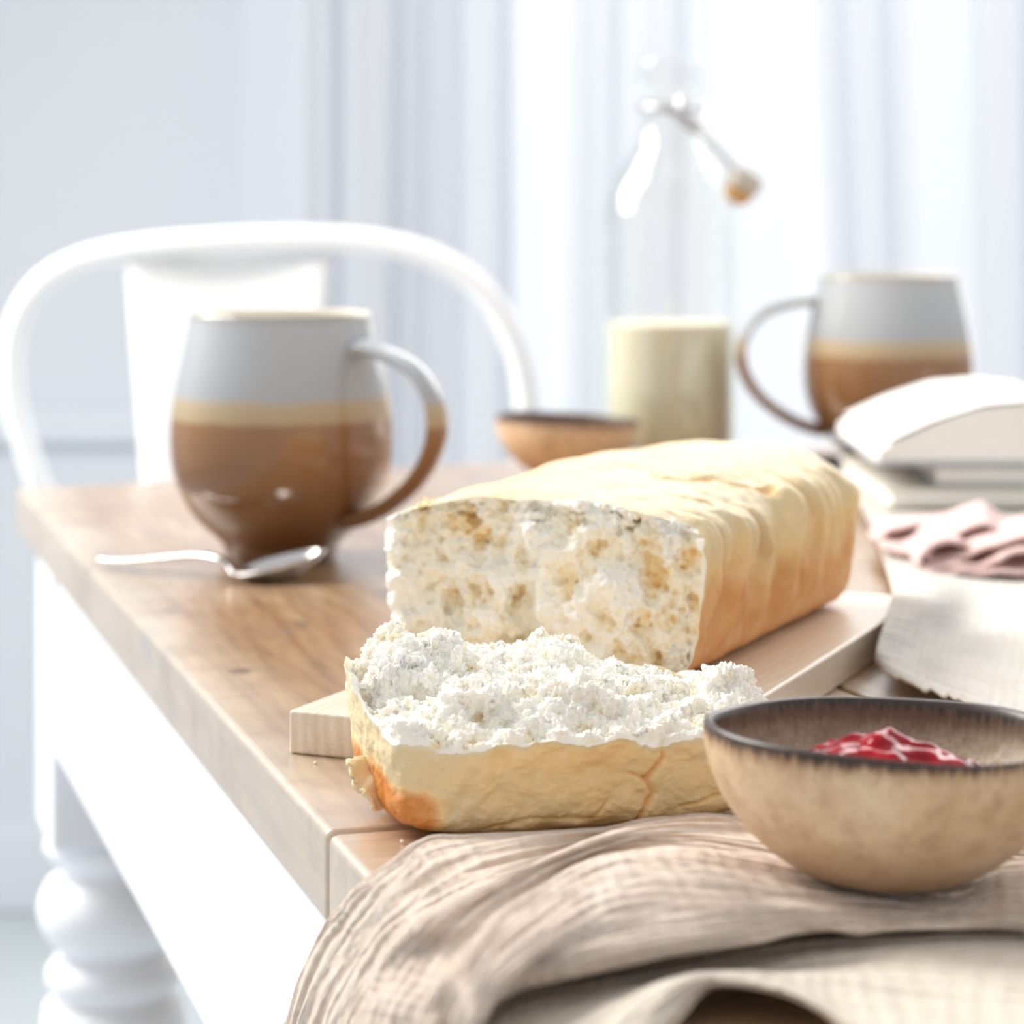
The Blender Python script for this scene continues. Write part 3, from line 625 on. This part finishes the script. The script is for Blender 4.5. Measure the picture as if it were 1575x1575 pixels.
# ------------------------------------------------------------------ mugs
def make_mug(loc, rz, label, sc=1.):
    mug = empty('coffee_mug', loc, label, 'mug', 'two-tone stoneware mugs', rz)
    pr = cr([(0, .0015), (.020, .0012), (.0245, 0), (.0262, .0012), (.0268, .0045), (.0276, .0066), (.0325, .0118), (.0398, .0190), (.0468, .0300), (.0508, .0420), (.0520, .0560), (.0512, .0700), (.0492, .0830), (.0466, .0950), (.0440, .1070), (.0428, .1135), (.0420, .1149)], 90)
    me = lathe('body', pr, 96); link('body', me, M['mug'], mug)
    pi = cr([(.0420, .1149), (.0410, .1140), (.0415, .106), (.0440, .093), (.0470, .078), (.0492, .060), (.0482, .043), (.043, .028), (.034, .016), (.02, .009), (0, .0075)], 60)
    link('lining', lathe('lining', pi, 96, None), M['mug_in'], mug)
    hp = [(.0425, 0, .0985), (.050, 0, .0998), (.064, 0, .0975), (.0790, 0, .0915), (.0890, 0, .0800), (.0920, 0, .0670), (.0890, 0, .0540), (.0800, 0, .0410), (.0660, 0, .0300), (.0530, 0, .0235), (.0405, 0, .0200)]
    link('handle', tube('handle', hp, [.0042, .0036, .0034, .0034, .0034, .0034, .0036, .0040], 20, 60, flat=(2.0, 1.0)), M['mug'], mug)
    mug.scale = (sc, sc, sc); return mug
make_mug(Vector(((433-787.5)/F*1.219, 1.219, TZ)), math.radians(-36), 'brown and pale grey stoneware mug beside the teaspoon, handle to the right')
make_mug(Vector(((1367-787.5)/F*1.65, 1.65, TZ)), math.radians(187), 'far brown and grey stoneware mug behind the open book, handle to the left', 1.04)

# ------------------------------------------------------------------ milk bottle
DB = 1.68; bl = Vector(((1031-787.5)/F*DB, DB, TZ))
bot = empty('milk_bottle', bl, 'clear swing-top glass bottle half full of milk', 'bottle')
outp = cr([(0, .003), (.030, .002), (.040, .0008), (.0436, .006), (.0440, .03), (.0440, .10), (.0440, .150), (.0425, .163), (.0372, .178), (.0290, .193), (.0215, .206), (.0185, .220), (.0180, .232), (.0185, .238), (.0215, .240), (.0222, .245), (.0215, .251), (.0205, .2565), (.0185, .2575)], 110)
innp = cr([(.0165, .2572), (.0158, .250), (.0150, .235), (.0150, .222), (.0180, .2065), (.0258, .192), (.0340, .177), (.0393, .162), (.0408, .150), (.0408, .09), (.0408, .012), (.037, .0075), (.02, .0085), (0, .0095)], 90)
link('glass_body', lathe('glass_body', np.vstack([outp, innp]), 96), M['glass'], bot)
mt = .0872
link('milk', lathe('milk', [(0, mt), (.02, mt), (.0385, mt), (.0400, mt+.0006), (.0404, mt+.0003), (.0405, mt-.002), (.0405, .05), (.0405, .014), (.0365, .0085), (.02, .0092), (0, .0100)], 96), M['milk'], bot)
def LB(px, py, dy=0): p = PD(px, py, DB+dy)-bl; return np.array(p)
# wire bail round the neck and the hanging stopper
th = np.linspace(0, 2*math.pi, 60)
link('neck_wire', tube('neck_wire', [(.0195*math.cos(a), .0195*math.sin(a), .226) for a in th], .0019, 8, cap=False), M['wire'], bot)
st = LB(1143, 283)
for sy in (-1, 1):
    a = np.array([.0, .0195*sy, .226]); b = np.array([.014, .019*sy, .2135]); link('bail_wire', tube('bail_wire', [a, b, b*.45+st*.55+np.array([0, 0, .004]), st+np.array([-.002, .006*sy, .005])], .0018, 8, 40), M['wire'], bot)
link('clasp_wire', tube('clasp_wire', [(.0055, -.0195, .233), (.006, -.024, .222), (.016, -.022, .216), (.021, -.012, .220), (.022, 0, .228)], .0022, 8, 40), M['wire'], bot)
o = link('stopper', lathe('stopper', cr([(0, .010), (.006, .0098), (.0105, .007), (.0118, .002), (.0112, -.003), (.008, -.0042), (0, -.0042)], 30), 40), M['stopper'], bot); o.location = st; o.rotation_euler = (0, .45, 0)
o2 = link('seal', lathe('seal', cr([(0, -.0042), (.0085, -.0042), (.0090, -.0065), (.0062, -.0125), (0, -.0135)], 24), 32), M['rubber'], bot); o2.location = st; o2.rotation_euler = (0, .45, 0)

# ------------------------------------------------------------------ teaspoons
def make_spoon(pts, neck, tip, bw, label, loc):
    sp_ = empty('teaspoon', loc, label, 'spoon', 'steel teaspoons'); lo = np.array(loc)
    p = cr(np.array([np.array(q)-lo for q in pts]), 60)
    wd = np.interp(np.linspace(0, 1, 60), [0, .04, .12, .5, .85, 1], [.0030, .0050, .0052, .0034, .0021, .0026])
    nu = 14; A = np.zeros((60, nu, 3)); T = np.gradient(p, axis=0); T /= np.linalg.norm(T, axis=1)[:, None]
    side = np.cross(T, [0, 0, 1.]); side /= np.linalg.norm(side, axis=1)[:, None]; up = np.cross(side, T); a = np.linspace(0, 2*math.pi, nu, endpoint=False)
    A[:] = p[:, None]+side[:, None]*(np.cos(a)[None, :, None]*wd[:, None, None])+up[:, None]*(np.sin(a)[None, :, None]*.0011)
    A = np.concatenate([np.repeat(p[:1, None], nu, 1), A, np.repeat(p[-1:, None], nu, 1)], 0)
    link('handle', grid_mesh('handle', A, closed_u=True), M['steel'], sp_)
    n0 = np.array(neck)-lo; t0 = np.array(tip)-lo; ax = t0-n0; Lg = np.linalg.norm(ax); ax /= Lg; sd = np.cross(ax, [0, 0, 1.]); sd /= np.linalg.norm(sd); upv = np.cross(sd, ax)
    nr, nt = 18, 56; B = np.zeros((nr, nt, 3)); ta = np.linspace(0, 2*math.pi, nt, endpoint=False)
    for i in range(nr):
        rr = i/(nr-1)
        e = np.cos(ta); wdt = bw*np.sin(ta)*(1-.16*e)
        B[i] = n0+ax*(Lg/2)+rr*(ax*(Lg/2)*e[:, None]+sd*wdt[:, None])-upv*(.0085*(1-rr**2.2))
    o = link('bowl', grid_mesh('bowl', B, closed_u=True), M['steel'], sp_); m = o.modifiers.new('s', 'SOLIDIFY'); m.thickness = .0010; m.offset = 0
    return sp_
hh = [PD(153, 857, 1.19), PD(190, 861, 1.18), PD(240, 858, 1.17), PD(300, 853, 1.16), PD(335, 858, 1.15), PD(352, 870, 1.145), PD(364, 884, 1.14)]
make_spoon(hh, PD(360, 882, 1.14), PD(501, 842, 1.155), .0135, 'steel teaspoon lying in front of the near mug', Vector((PD(400, 890, 1.14).x, 1.14, TZ)))
hh = [P(1400, 716, .754), P(1370, 712, .755), P(1340, 706, .756), P(1310, 702, .757), P(1285, 701, .754)]
make_spoon(hh, P(1287, 701, .7545), P(1225, 697, .7605), .0135, 'steel teaspoon on the table behind the loaf, beside the far mug', Vector((P(1255, 700, .75).x, P(1255, 700, .75).y, TZ)))

# ------------------------------------------------------------------ books
DBK = 1.36; bx0 = (1352-787.5)/F*DBK
def closed_book(z0, z1, x0, x1, y0, y1, cover, label, rz=0):
    b = empty('closed_book', Vector((x0, y0, z0)), label, 'book', rz=rz)
    wx, wy, h = x1-x0, y1-y0, z1-z0
    o = link('page_block', box('page_block', .003, wx-.003, .003, wy-.001, .0018, h-.0018, .0004), M['pages'], b); auto(o)
    for za, zb in ((0, .0018), (h-.0018, h)):
        o = link('cover', box('cover', 0, wx, 0, wy, za, zb, .0006), M[cover], b); auto(o)
    return b
closed_book(TZ+.0062, TZ+.0165, bx0+.004, bx0+.26, DBK, DBK+.17, 'cover_cream', 'lowest closed book in the stack under the open book', .02)
closed_book(TZ+.0166, TZ+.0285, bx0+.028, bx0+.25, DBK+.004, DBK+.17, 'cover_grey', 'grey-covered middle book, directly under the open book', -.02)
ob = empty('open_book', Vector((bx0, DBK, TZ+.0286)), 'open book with white curved pages on top of the book stack', 'book')
o = link('cover', box('cover', -.002, .27, -.002, .176, 0, .002, .0006), M['cover_grey'], ob); auto(o)
def page_side(x0, x1, hgt, flipx, sweep):
    nu = 60; u = np.linspace(0, 1, nu); xs = x0+(x1-x0)*u
    top = hgt(u); ny = 12; A = []
    ring_t = []
    bm = bmesh.new(); vt = [[bm.verts.new((xs[i], y, top[i])) for i in range(nu)] for y in (0, .085, .172)]; vb = [[bm.verts.new((xs[i], y, .002)) for i in range(nu)] for y in (0, .085, .172)]
    for j in range(2):
        for i in range(nu-1):
            bm.faces.new((vt[j][i], vt[j][i+1], vt[j+1][i+1], vt[j+1][i])).material_index = 0
    for i in range(nu-1):
        bm.faces.new((vb[0][i], vb[0][i+1], vt[0][i+1], vt[0][i])).material_index = 1
        bm.faces.new((vb[2][i+1], vb[2][i], vt[2][i], vt[2][i+1])).material_index = 1
    for j in range(2):
        bm.faces.new((vb[j][0], vt[j][0], vt[j+1][0], vb[j+1][0])).material_index = 1
        bm.faces.new((vb[j][-1], vb[j+1][-1], vt[j+1][-1], vt[j][-1])).material_index = 1
    bmesh.ops.recalc_face_normals(bm, faces=bm.faces); me = bpy.data.meshes.new('page_block'); bm.to_mesh(me); bm.free()
    me.materials.append(M['paper']); me.materials.append(M['pages']); o = link('page_block', me, None, ob, sm=False); return o
page_side(0, .130, lambda u: np.interp(u, [0, .1, .25, .40, .6, .8, 1], [.0075, .0145, .0235, .0300, .0325, .0305, .016]), False, 0)
page_side(.1305, .262, lambda u: np.interp(u, [0, .2, .4, .6, .8, 1], [.016, .031, .034, .031, .023, .010]), False, 0)
# one lifting leaf
n = 30; u = np.linspace(0, 1, n); A = np.zeros((3, n, 3)); A[..., 0] = .130-.126*u; A[..., 2] = np.interp(u, [0, .2, .4, .6, .8, 1], [.0165, .0312, .0343, .0322, .0242, .0130]); A[..., 1] = np.array([0, .085, .171])[:, None]
link('leaf', grid_mesh('leaf', A), M['paper'], ob)

# ------------------------------------------------------------------ lofted cloths
def loft(rails, nu, nv, amp, seed, ribs=0.):
    R = np.array([cr(np.array(r_), nu) for r_ in rails])                 # rails x nu x 3
    G = np.zeros((nv, nu, 3))
    for i in range(nu): G[:, i] = cr(R[:, i], nv)
    du = np.linalg.norm(np.diff(G, axis=1), axis=-1); U = np.concatenate([np.zeros((nv, 1)), np.cumsum(du, 1)], 1).mean(0)[None]+np.zeros((nv, nu))
    dv = np.linalg.norm(np.diff(G, axis=0), axis=-1); V = np.concatenate([np.zeros((1, nu)), np.cumsum(dv, 0)], 0)
    V = V.mean(1)[:, None]+0*V
    gu = np.gradient(G, axis=1); gv = np.gradient(G, axis=0); N = np.cross(gu, gv); N /= np.linalg.norm(N, axis=-1)[..., None]+1e-12
    if N[..., 2].mean() < 0: N = -N
    q = np.stack([U*.25, V*2.4, 0*U+seed], -1)
    h = fbm(q, 90, 3, 500+seed, .55)+.4*fbm(np.stack([U, V, 0*U], -1), 60, 2, 510+seed)
    rib = np.sin(2*math.pi*V/.0031+2.2*fbm(np.stack([U, V, 0*U], -1), 28, 3, 520+seed))*(.55+.45*fbm(np.stack([U, V, 0*U], -1), 35, 2, 530+seed))
    G = G+N*(amp*h+ribs*rib)[..., None]
    return G, np.stack([U, V], -1)
def W(px, py, z=None, c=None):
    if c is None: p = P(px, py, z); return (p.x, p.y, p.z)
    a = (px-787.5)/F; k = O.x*.96+O.y*.281; D = (k-c)/(.96*a+.281); return (a*D, D, EYE-(py-300)/F*D)
Z0 = .7508
rails = [
 [W(1640, 1296, Z0), W(1520, 1290, Z0), W(1400, 1284, Z0), W(1250, 1270, Z0), W(1100, 1274, Z0), W(1000, 1284, Z0), W(900, 1293, Z0), W(780, 1302, Z0), W(700, 1308, Z0), W(640, 1326, Z0), W(585, 1350, .7512), W(532, 1395, c=.0035), W(497, 1440, c=.004), W(466, 1510, c=.004), W(436, 1600, c=.004), W(420, 1680, c=.004)],
 [W(1640, 1303, .753), W(1520, 1298, .753), W(1400, 1290, .753), W(1250, 1272, .754), W(1095, 1257, .756), W(1000, 1264, .7565), W(900, 1274, .7565), W(790, 1281, .7565), W(700, 1288, .756), W(642, 1306, .756), W(590, 1341, .756), W(540, 1386, c=.005), W(503, 1432, c=.0065), W(472, 1505, c=.008), W(442, 1600, c=.008), W(426, 1680, c=.008)],
 [W(1640, 1318, .753), W(1520, 1312, .753), W(1400, 1302, .753), W(1250, 1290, .7535), W(1110, 1278, .7545), W(1000, 1288, .7535), W(915, 1302, .7535), W(825, 1336, .7535), W(750, 1368, .7535), W(698, 1392, .7535), W(645, 1430, .753), W(596, 1486, c=.006), W(560, 1550, c=.007), W(530, 1600, c=.007), W(500, 1680, c=.007), W(480, 1750, c=.007)],
 [W(1640, 1325, .753), W(1520, 1318, .753), W(1400, 1308, .7535), W(1250, 1296, .756), W(1110, 1264, .7595), W(985, 1272, .762), W(905, 1292, .7625), W(814, 1328, .7625), W(742, 1361, .7625), W(690, 1388, .762), W(636, 1430, .7615), W(590, 1486, c=.012), W(556, 1545, c=.016), W(530, 1610, c=.018), W(505, 1690, c=.018), W(490, 1760, c=.018)],
 [W(1640, 1338, .754), W(1540, 1338, .754), W(1460, 1352, .7535), W(1330, 1345, .754), W(1160, 1322, .757), W(1050, 1305, .7595), W(960, 1310, .7595), W(890, 1332, .7595), W(835, 1364, .7595), W(775, 1404, .7595), W(722, 1446, .7595), W(680, 1500, c=.010), W(648, 1560, c=.013), W(628, 1620, c=.014), W(610, 1700, c=.014), W(600, 1770, c=.014)],
 [W(1640, 1344, .7565), W(1540, 1350, .7570), W(1466, 1376, .7560), W(1340, 1368, .7555), W(1180, 1345, .7600), W(1060, 1325, .7650), W(965, 1323, .7665), W(900, 1340, .7665), W(845, 1368, .7665), W(788, 1404, .7665), W(738, 1448, .7660), W(700, 1505, .7655), W(674, 1560, c=.014), W(655, 1620, c=.018), W(640, 1700, c=.018), W(630, 1770, c=.018)],
 [W(1640, 1395, .7560), W(1540, 1392, .7555), W(1450, 1402, .7545), W(1340, 1400, .7560), W(1210, 1392, .7610), W(1100, 1390, .7650), W(1000, 1392, .7665), W(920, 1412, .7665), W(860, 1440, .7660), W(808, 1478, .7655), W(760, 1520, .7650), W(728, 1575, .7640), W(705, 1640, c=.012), W(690, 1700, c=.014), W(680, 1760, c=.014), W(672, 1820, c=.014)],
 [W(1640, 1428, .7555), W(1540, 1422, .7550), W(1440, 1426, .7545), W(1340, 1430, .7560), W(1245, 1427, .7590), W(1150, 1448, .7600), W(1020, 1466, .7610), W(924, 1486, .7610), W(828, 1505, .7600), W(770, 1526, .7590), W(738, 1565, .7575), W(722, 1620, .7560), W(710, 1680, .7550), W(700, 1740, .7545), W(690, 1800, .7540), W(684, 1860, .7535)],
 [W(1640, 1422, .7525), W(1540, 1416, .7525), W(1440, 1420, .7525), W(1340, 1424, .7525), W(1247, 1422, .7530), W(1152, 1446, .7535), W(1022, 1464, .7535), W(926, 1484, .7535), W(830, 1502, .7535), W(775, 1522, .7530), W(744, 1560, .7530), W(728, 1614, .7520), W(716, 1690, .7518), W(706, 1750, .7516), W(696, 1810, .7514), W(690, 1870, .7512)],
]
G, UV = loft(rails, 640, 420, .0009, 2, .00032)
uu = (G[..., 0]-O.x)*EU.x+(G[..., 1]-O.y)*EU.y
G[..., 2] = np.where(uu > -.001, np.maximum(G[..., 2], .7515), G[..., 2])
o = link('muslin_cloth', face(grid_mesh('muslin_cloth', G, uv=UV), (0, 0, 1)), M['muslin'])
tag(o, 'crinkled tan muslin cloth folded under the large bowl and hanging over the table edge', 'cloth')
m = o.modifiers.new('s', 'SOLIDIFY'); m.thickness = .0006; m.offset = -1
# cream linen in front
r2 = [
 [W(1660, 1400, .7508), W(1500, 1400, .7508), W(1300, 1405, .7508), W(1150, 1425, .7508), W(1000, 1450, .7508), W(880, 1475, .7508), W(780, 1500, .7508), W(740, 1540, .7508)],
 [W(1660, 1470, .7514), W(1500, 1465, .7514), W(1300, 1470, .7514), W(1150, 1486, .7514), W(1000, 1510, .7514), W(890, 1530, .7514), W(800, 1560, .7514), W(752, 1600, .7514)],
 [W(1660, 1540, .7540), W(1500, 1520, .7545), W(1330, 1500, .7555), W(1200, 1496, .7560), W(1050, 1502, .7560), W(930, 1535, .7540), W(840, 1580, .7530), W(770, 1620, .7525)],
 [W(1660, 1590, .7550), W(1500, 1575, .7560), W(1330, 1545, .7580), W(1215, 1508, .7580), W(1080, 1500, .7585), W(985, 1535, .7590), W(890, 1600, .7550), W(790, 1660, .7530)],
 [W(1660, 1640, .7550), W(1500, 1640, .7565), W(1350, 1600, .7585), W(1225, 1532, .7580), W(1095, 1510, .7585), W(1020, 1560, .7580), W(940, 1640, .7545), W(830, 1720, .7525)],
 [W(1660, 1690, .7520), W(1500, 1690, .7530), W(1352, 1625, .7545), W(1232, 1544, .7545), W(1105, 1522, .7550), W(1040, 1580, .7540), W(960, 1670, .7515), W(850, 1750, .7510)],
]
G, UV = loft(r2, 420, 150, .0005, 5)
o = link('linen_cloth', face(grid_mesh('linen_cloth', G, uv=UV), (0, 0, 1)), M['linen'])
tag(o, 'cream linen cloth with turned-up edge in the foreground, below the tan muslin', 'cloth')
m = o.modifiers.new('s', 'SOLIDIFY'); m.thickness = .0008; m.offset = -1
# oatmeal runner on the right
def jag(pts, a, seed):
    return pts
r3 = [
 [W(1346, 1021, .7575), W(1400, 1048, .7565), W(1460, 1070, .7560), W(1520, 1090, .7560), W(1580, 1112, .7560), W(1680, 1145, .7560), W(1800, 1190, .7560)],
 [W(1350, 995, .7625), W(1405, 1014, .7570), W(1465, 1030, .7560), W(1530, 1045, .7560), W(1590, 1060, .7560), W(1690, 1085, .7560), W(1810, 1120, .7560)],
 [W(1361, 955, .7665), W(1418, 968, .7610), W(1480, 980, .7560), W(1540, 990, .7558), W(1600, 998, .7558), W(1700, 1015, .7558), W(1820, 1030, .7558)],
 [W(1372, 912, .7665), W(1428, 918, .7660), W(1490, 925, .7580), W(1550, 930, .7555), W(1610, 935, .7555), W(1700, 940, .7555), W(1820, 950, .7555)],
 [W(1362, 870, .7575), W(1420, 870, .7575), W(1490, 872, .7555), W(1550, 875, .7550), W(1620, 878, .7550), W(1700, 880, .7550), W(1820, 885, .7550)],
 [W(1345, 820, .7545), W(1420, 820, .7545), W(1490, 820, .7545), W(1550, 820, .7545), W(1620, 820, .7545), W(1700, 820, .7545), W(1820, 820, .7545)],
 [W(1325, 780, .7545), W(1420, 780, .7545), W(1490, 780, .7545), W(1550, 780, .7545), W(1620, 780, .7545), W(1700, 780, .7545), W(1820, 780, .7545)],
 [W(1300, 735, .7540), W(1420, 735, .7540), W(1480, 735, .7540), W(1550, 735, .7540), W(1600, 735, .7540), W(1660, 735, .7540), W(1720, 735, .7540)],
]
G, UV = loft(r3, 260, 200, .0003, 9)
ej = fbm(np.stack([UV[..., 0], 0*UV[..., 0], 0*UV[..., 0]], -1), 160, 3, 600); fade = np.exp(-np.arange(G.shape[0])/6.)[:, None]
G[..., 1] += .0022*ej*fade; G[..., 2] += .0008*ej*fade
o = link('linen_runner', face(grid_mesh('linen_runner', G, uv=UV), (0, 0, 1)), M['linen2'])
tag(o, 'pale oatmeal linen runner with a rough edge on the right, under the books', 'cloth')
m = o.modifiers.new('s', 'SOLIDIFY'); m.thickness = .0009; m.offset = -1
# pink napkin : waved sheets standing on their folds
def ribbon(pts, depth, dz, D0, nu, lean, name='pink_napkin'):
    p = [PD(px, py, D0+dd) for px, py, dd in pts]; c_ = cr(np.array(p), nu); nv = 26; A = np.zeros((nv, nu, 3))
    for j in range(nv):
        g = j/(nv-1); A[j] = c_+np.array([lean*g, depth*g, dz*g])
    A[..., 2] = np.maximum(A[..., 2], .7592+.0006*np.sin(np.arange(nu)*.3)[None])
    A += .0010*np.stack([fbm(A, 60, 2, 71), fbm(A, 60, 2, 72), np.abs(fbm(A, 60, 2, 73))], -1)
    U = np.linspace(0, .15, nu)[None]+np.zeros((nv, nu)); V = np.linspace(0, depth, nv)[:, None]+0*U
    return A, np.stack([U, V], -1)
nap = empty('pink_napkin', P(1500, 880, .757), 'crumpled pale pink gauze napkin on the runner in front of the books', 'napkin')
il = nap.location
for k, (pts, dep, dz, D0, le) in enumerate((
    ([(1345, 834, 0), (1370, 815, 0), (1410, 806, 0), (1460, 800, 0), (1505, 790, 0), (1545, 800, 0), (1590, 808, 0), (1660, 812, 0)], .055, -.004, 1.185, .004),
    ([(1352, 842, .02), (1390, 850, .01), (1425, 846, 0), (1455, 835, 0), (1490, 812, 0), (1520, 806, 0), (1545, 822, 0), (1600, 850, 0), (1660, 862, 0)], .05, .004, 1.15, .006),
    ([(1680, 842, 0), (1600, 828, 0), (1565, 835, 0), (1520, 846, 0), (1480, 862, 0), (1440, 872, 0), (1423, 858, 0), (1436, 838, .0), (1470, 832, .004), (1490, 848, .01), (1470, 872, .014)], .045, .003, 1.125, .004),
    ([(1680, 850, 0), (1600, 850, 0), (1555, 856, 0), (1520, 874, 0), (1480, 897, 0), (1440, 902, 0), (1416, 880, 0), (1414, 858, 0), (1430, 838, .003)], .05, -.002, 1.115, .002),
    ([(1425, 908, 0), (1470, 906, 0), (1530, 900, 0), (1600, 898, 0), (1680, 900, 0)], .04, .008, 1.11, .0))):
    A, uv_ = ribbon(pts, dep, dz, D0, 90, le); A = A-np.array(il)
    o = link('fold', grid_mesh('fold', A, uv=uv_), M['pink'], nap); m = o.modifiers.new('s', 'SOLIDIFY'); m.thickness = .0016

# ------------------------------------------------------------------ crumbs
def crumb(px, py, r_, where, zb=TZ):
    bm = bmesh.new(); bmesh.ops.create_icosphere(bm, subdivisions=2, radius=r_)
    for v in bm.verts: v.co *= 1+random.uniform(-.25, .25)
    me = bpy.data.meshes.new('bread_crumb'); bm.to_mesh(me); bm.free()
    at = me.attributes.new('pore', 'FLOAT', 'POINT'); at.data.foreach_set('value', [.3]*len(me.vertices))
    o = link('bread_crumb', me, M['crumb']); p = P(px, py, zb+r_*.8); o.location = p
    tag(o, where, 'crumb', 'crumbs on the table')
crumb(485, 1173, .00055, 'tiny crumb just below the left corner of the cutting board')
crumb(549, 1172, .0004, 'tiny crumb on the wood beside the flap of the torn piece')
crumb(619, 1294, .0005, 'tiny crumb on the wood below the orange corner of the torn piece')
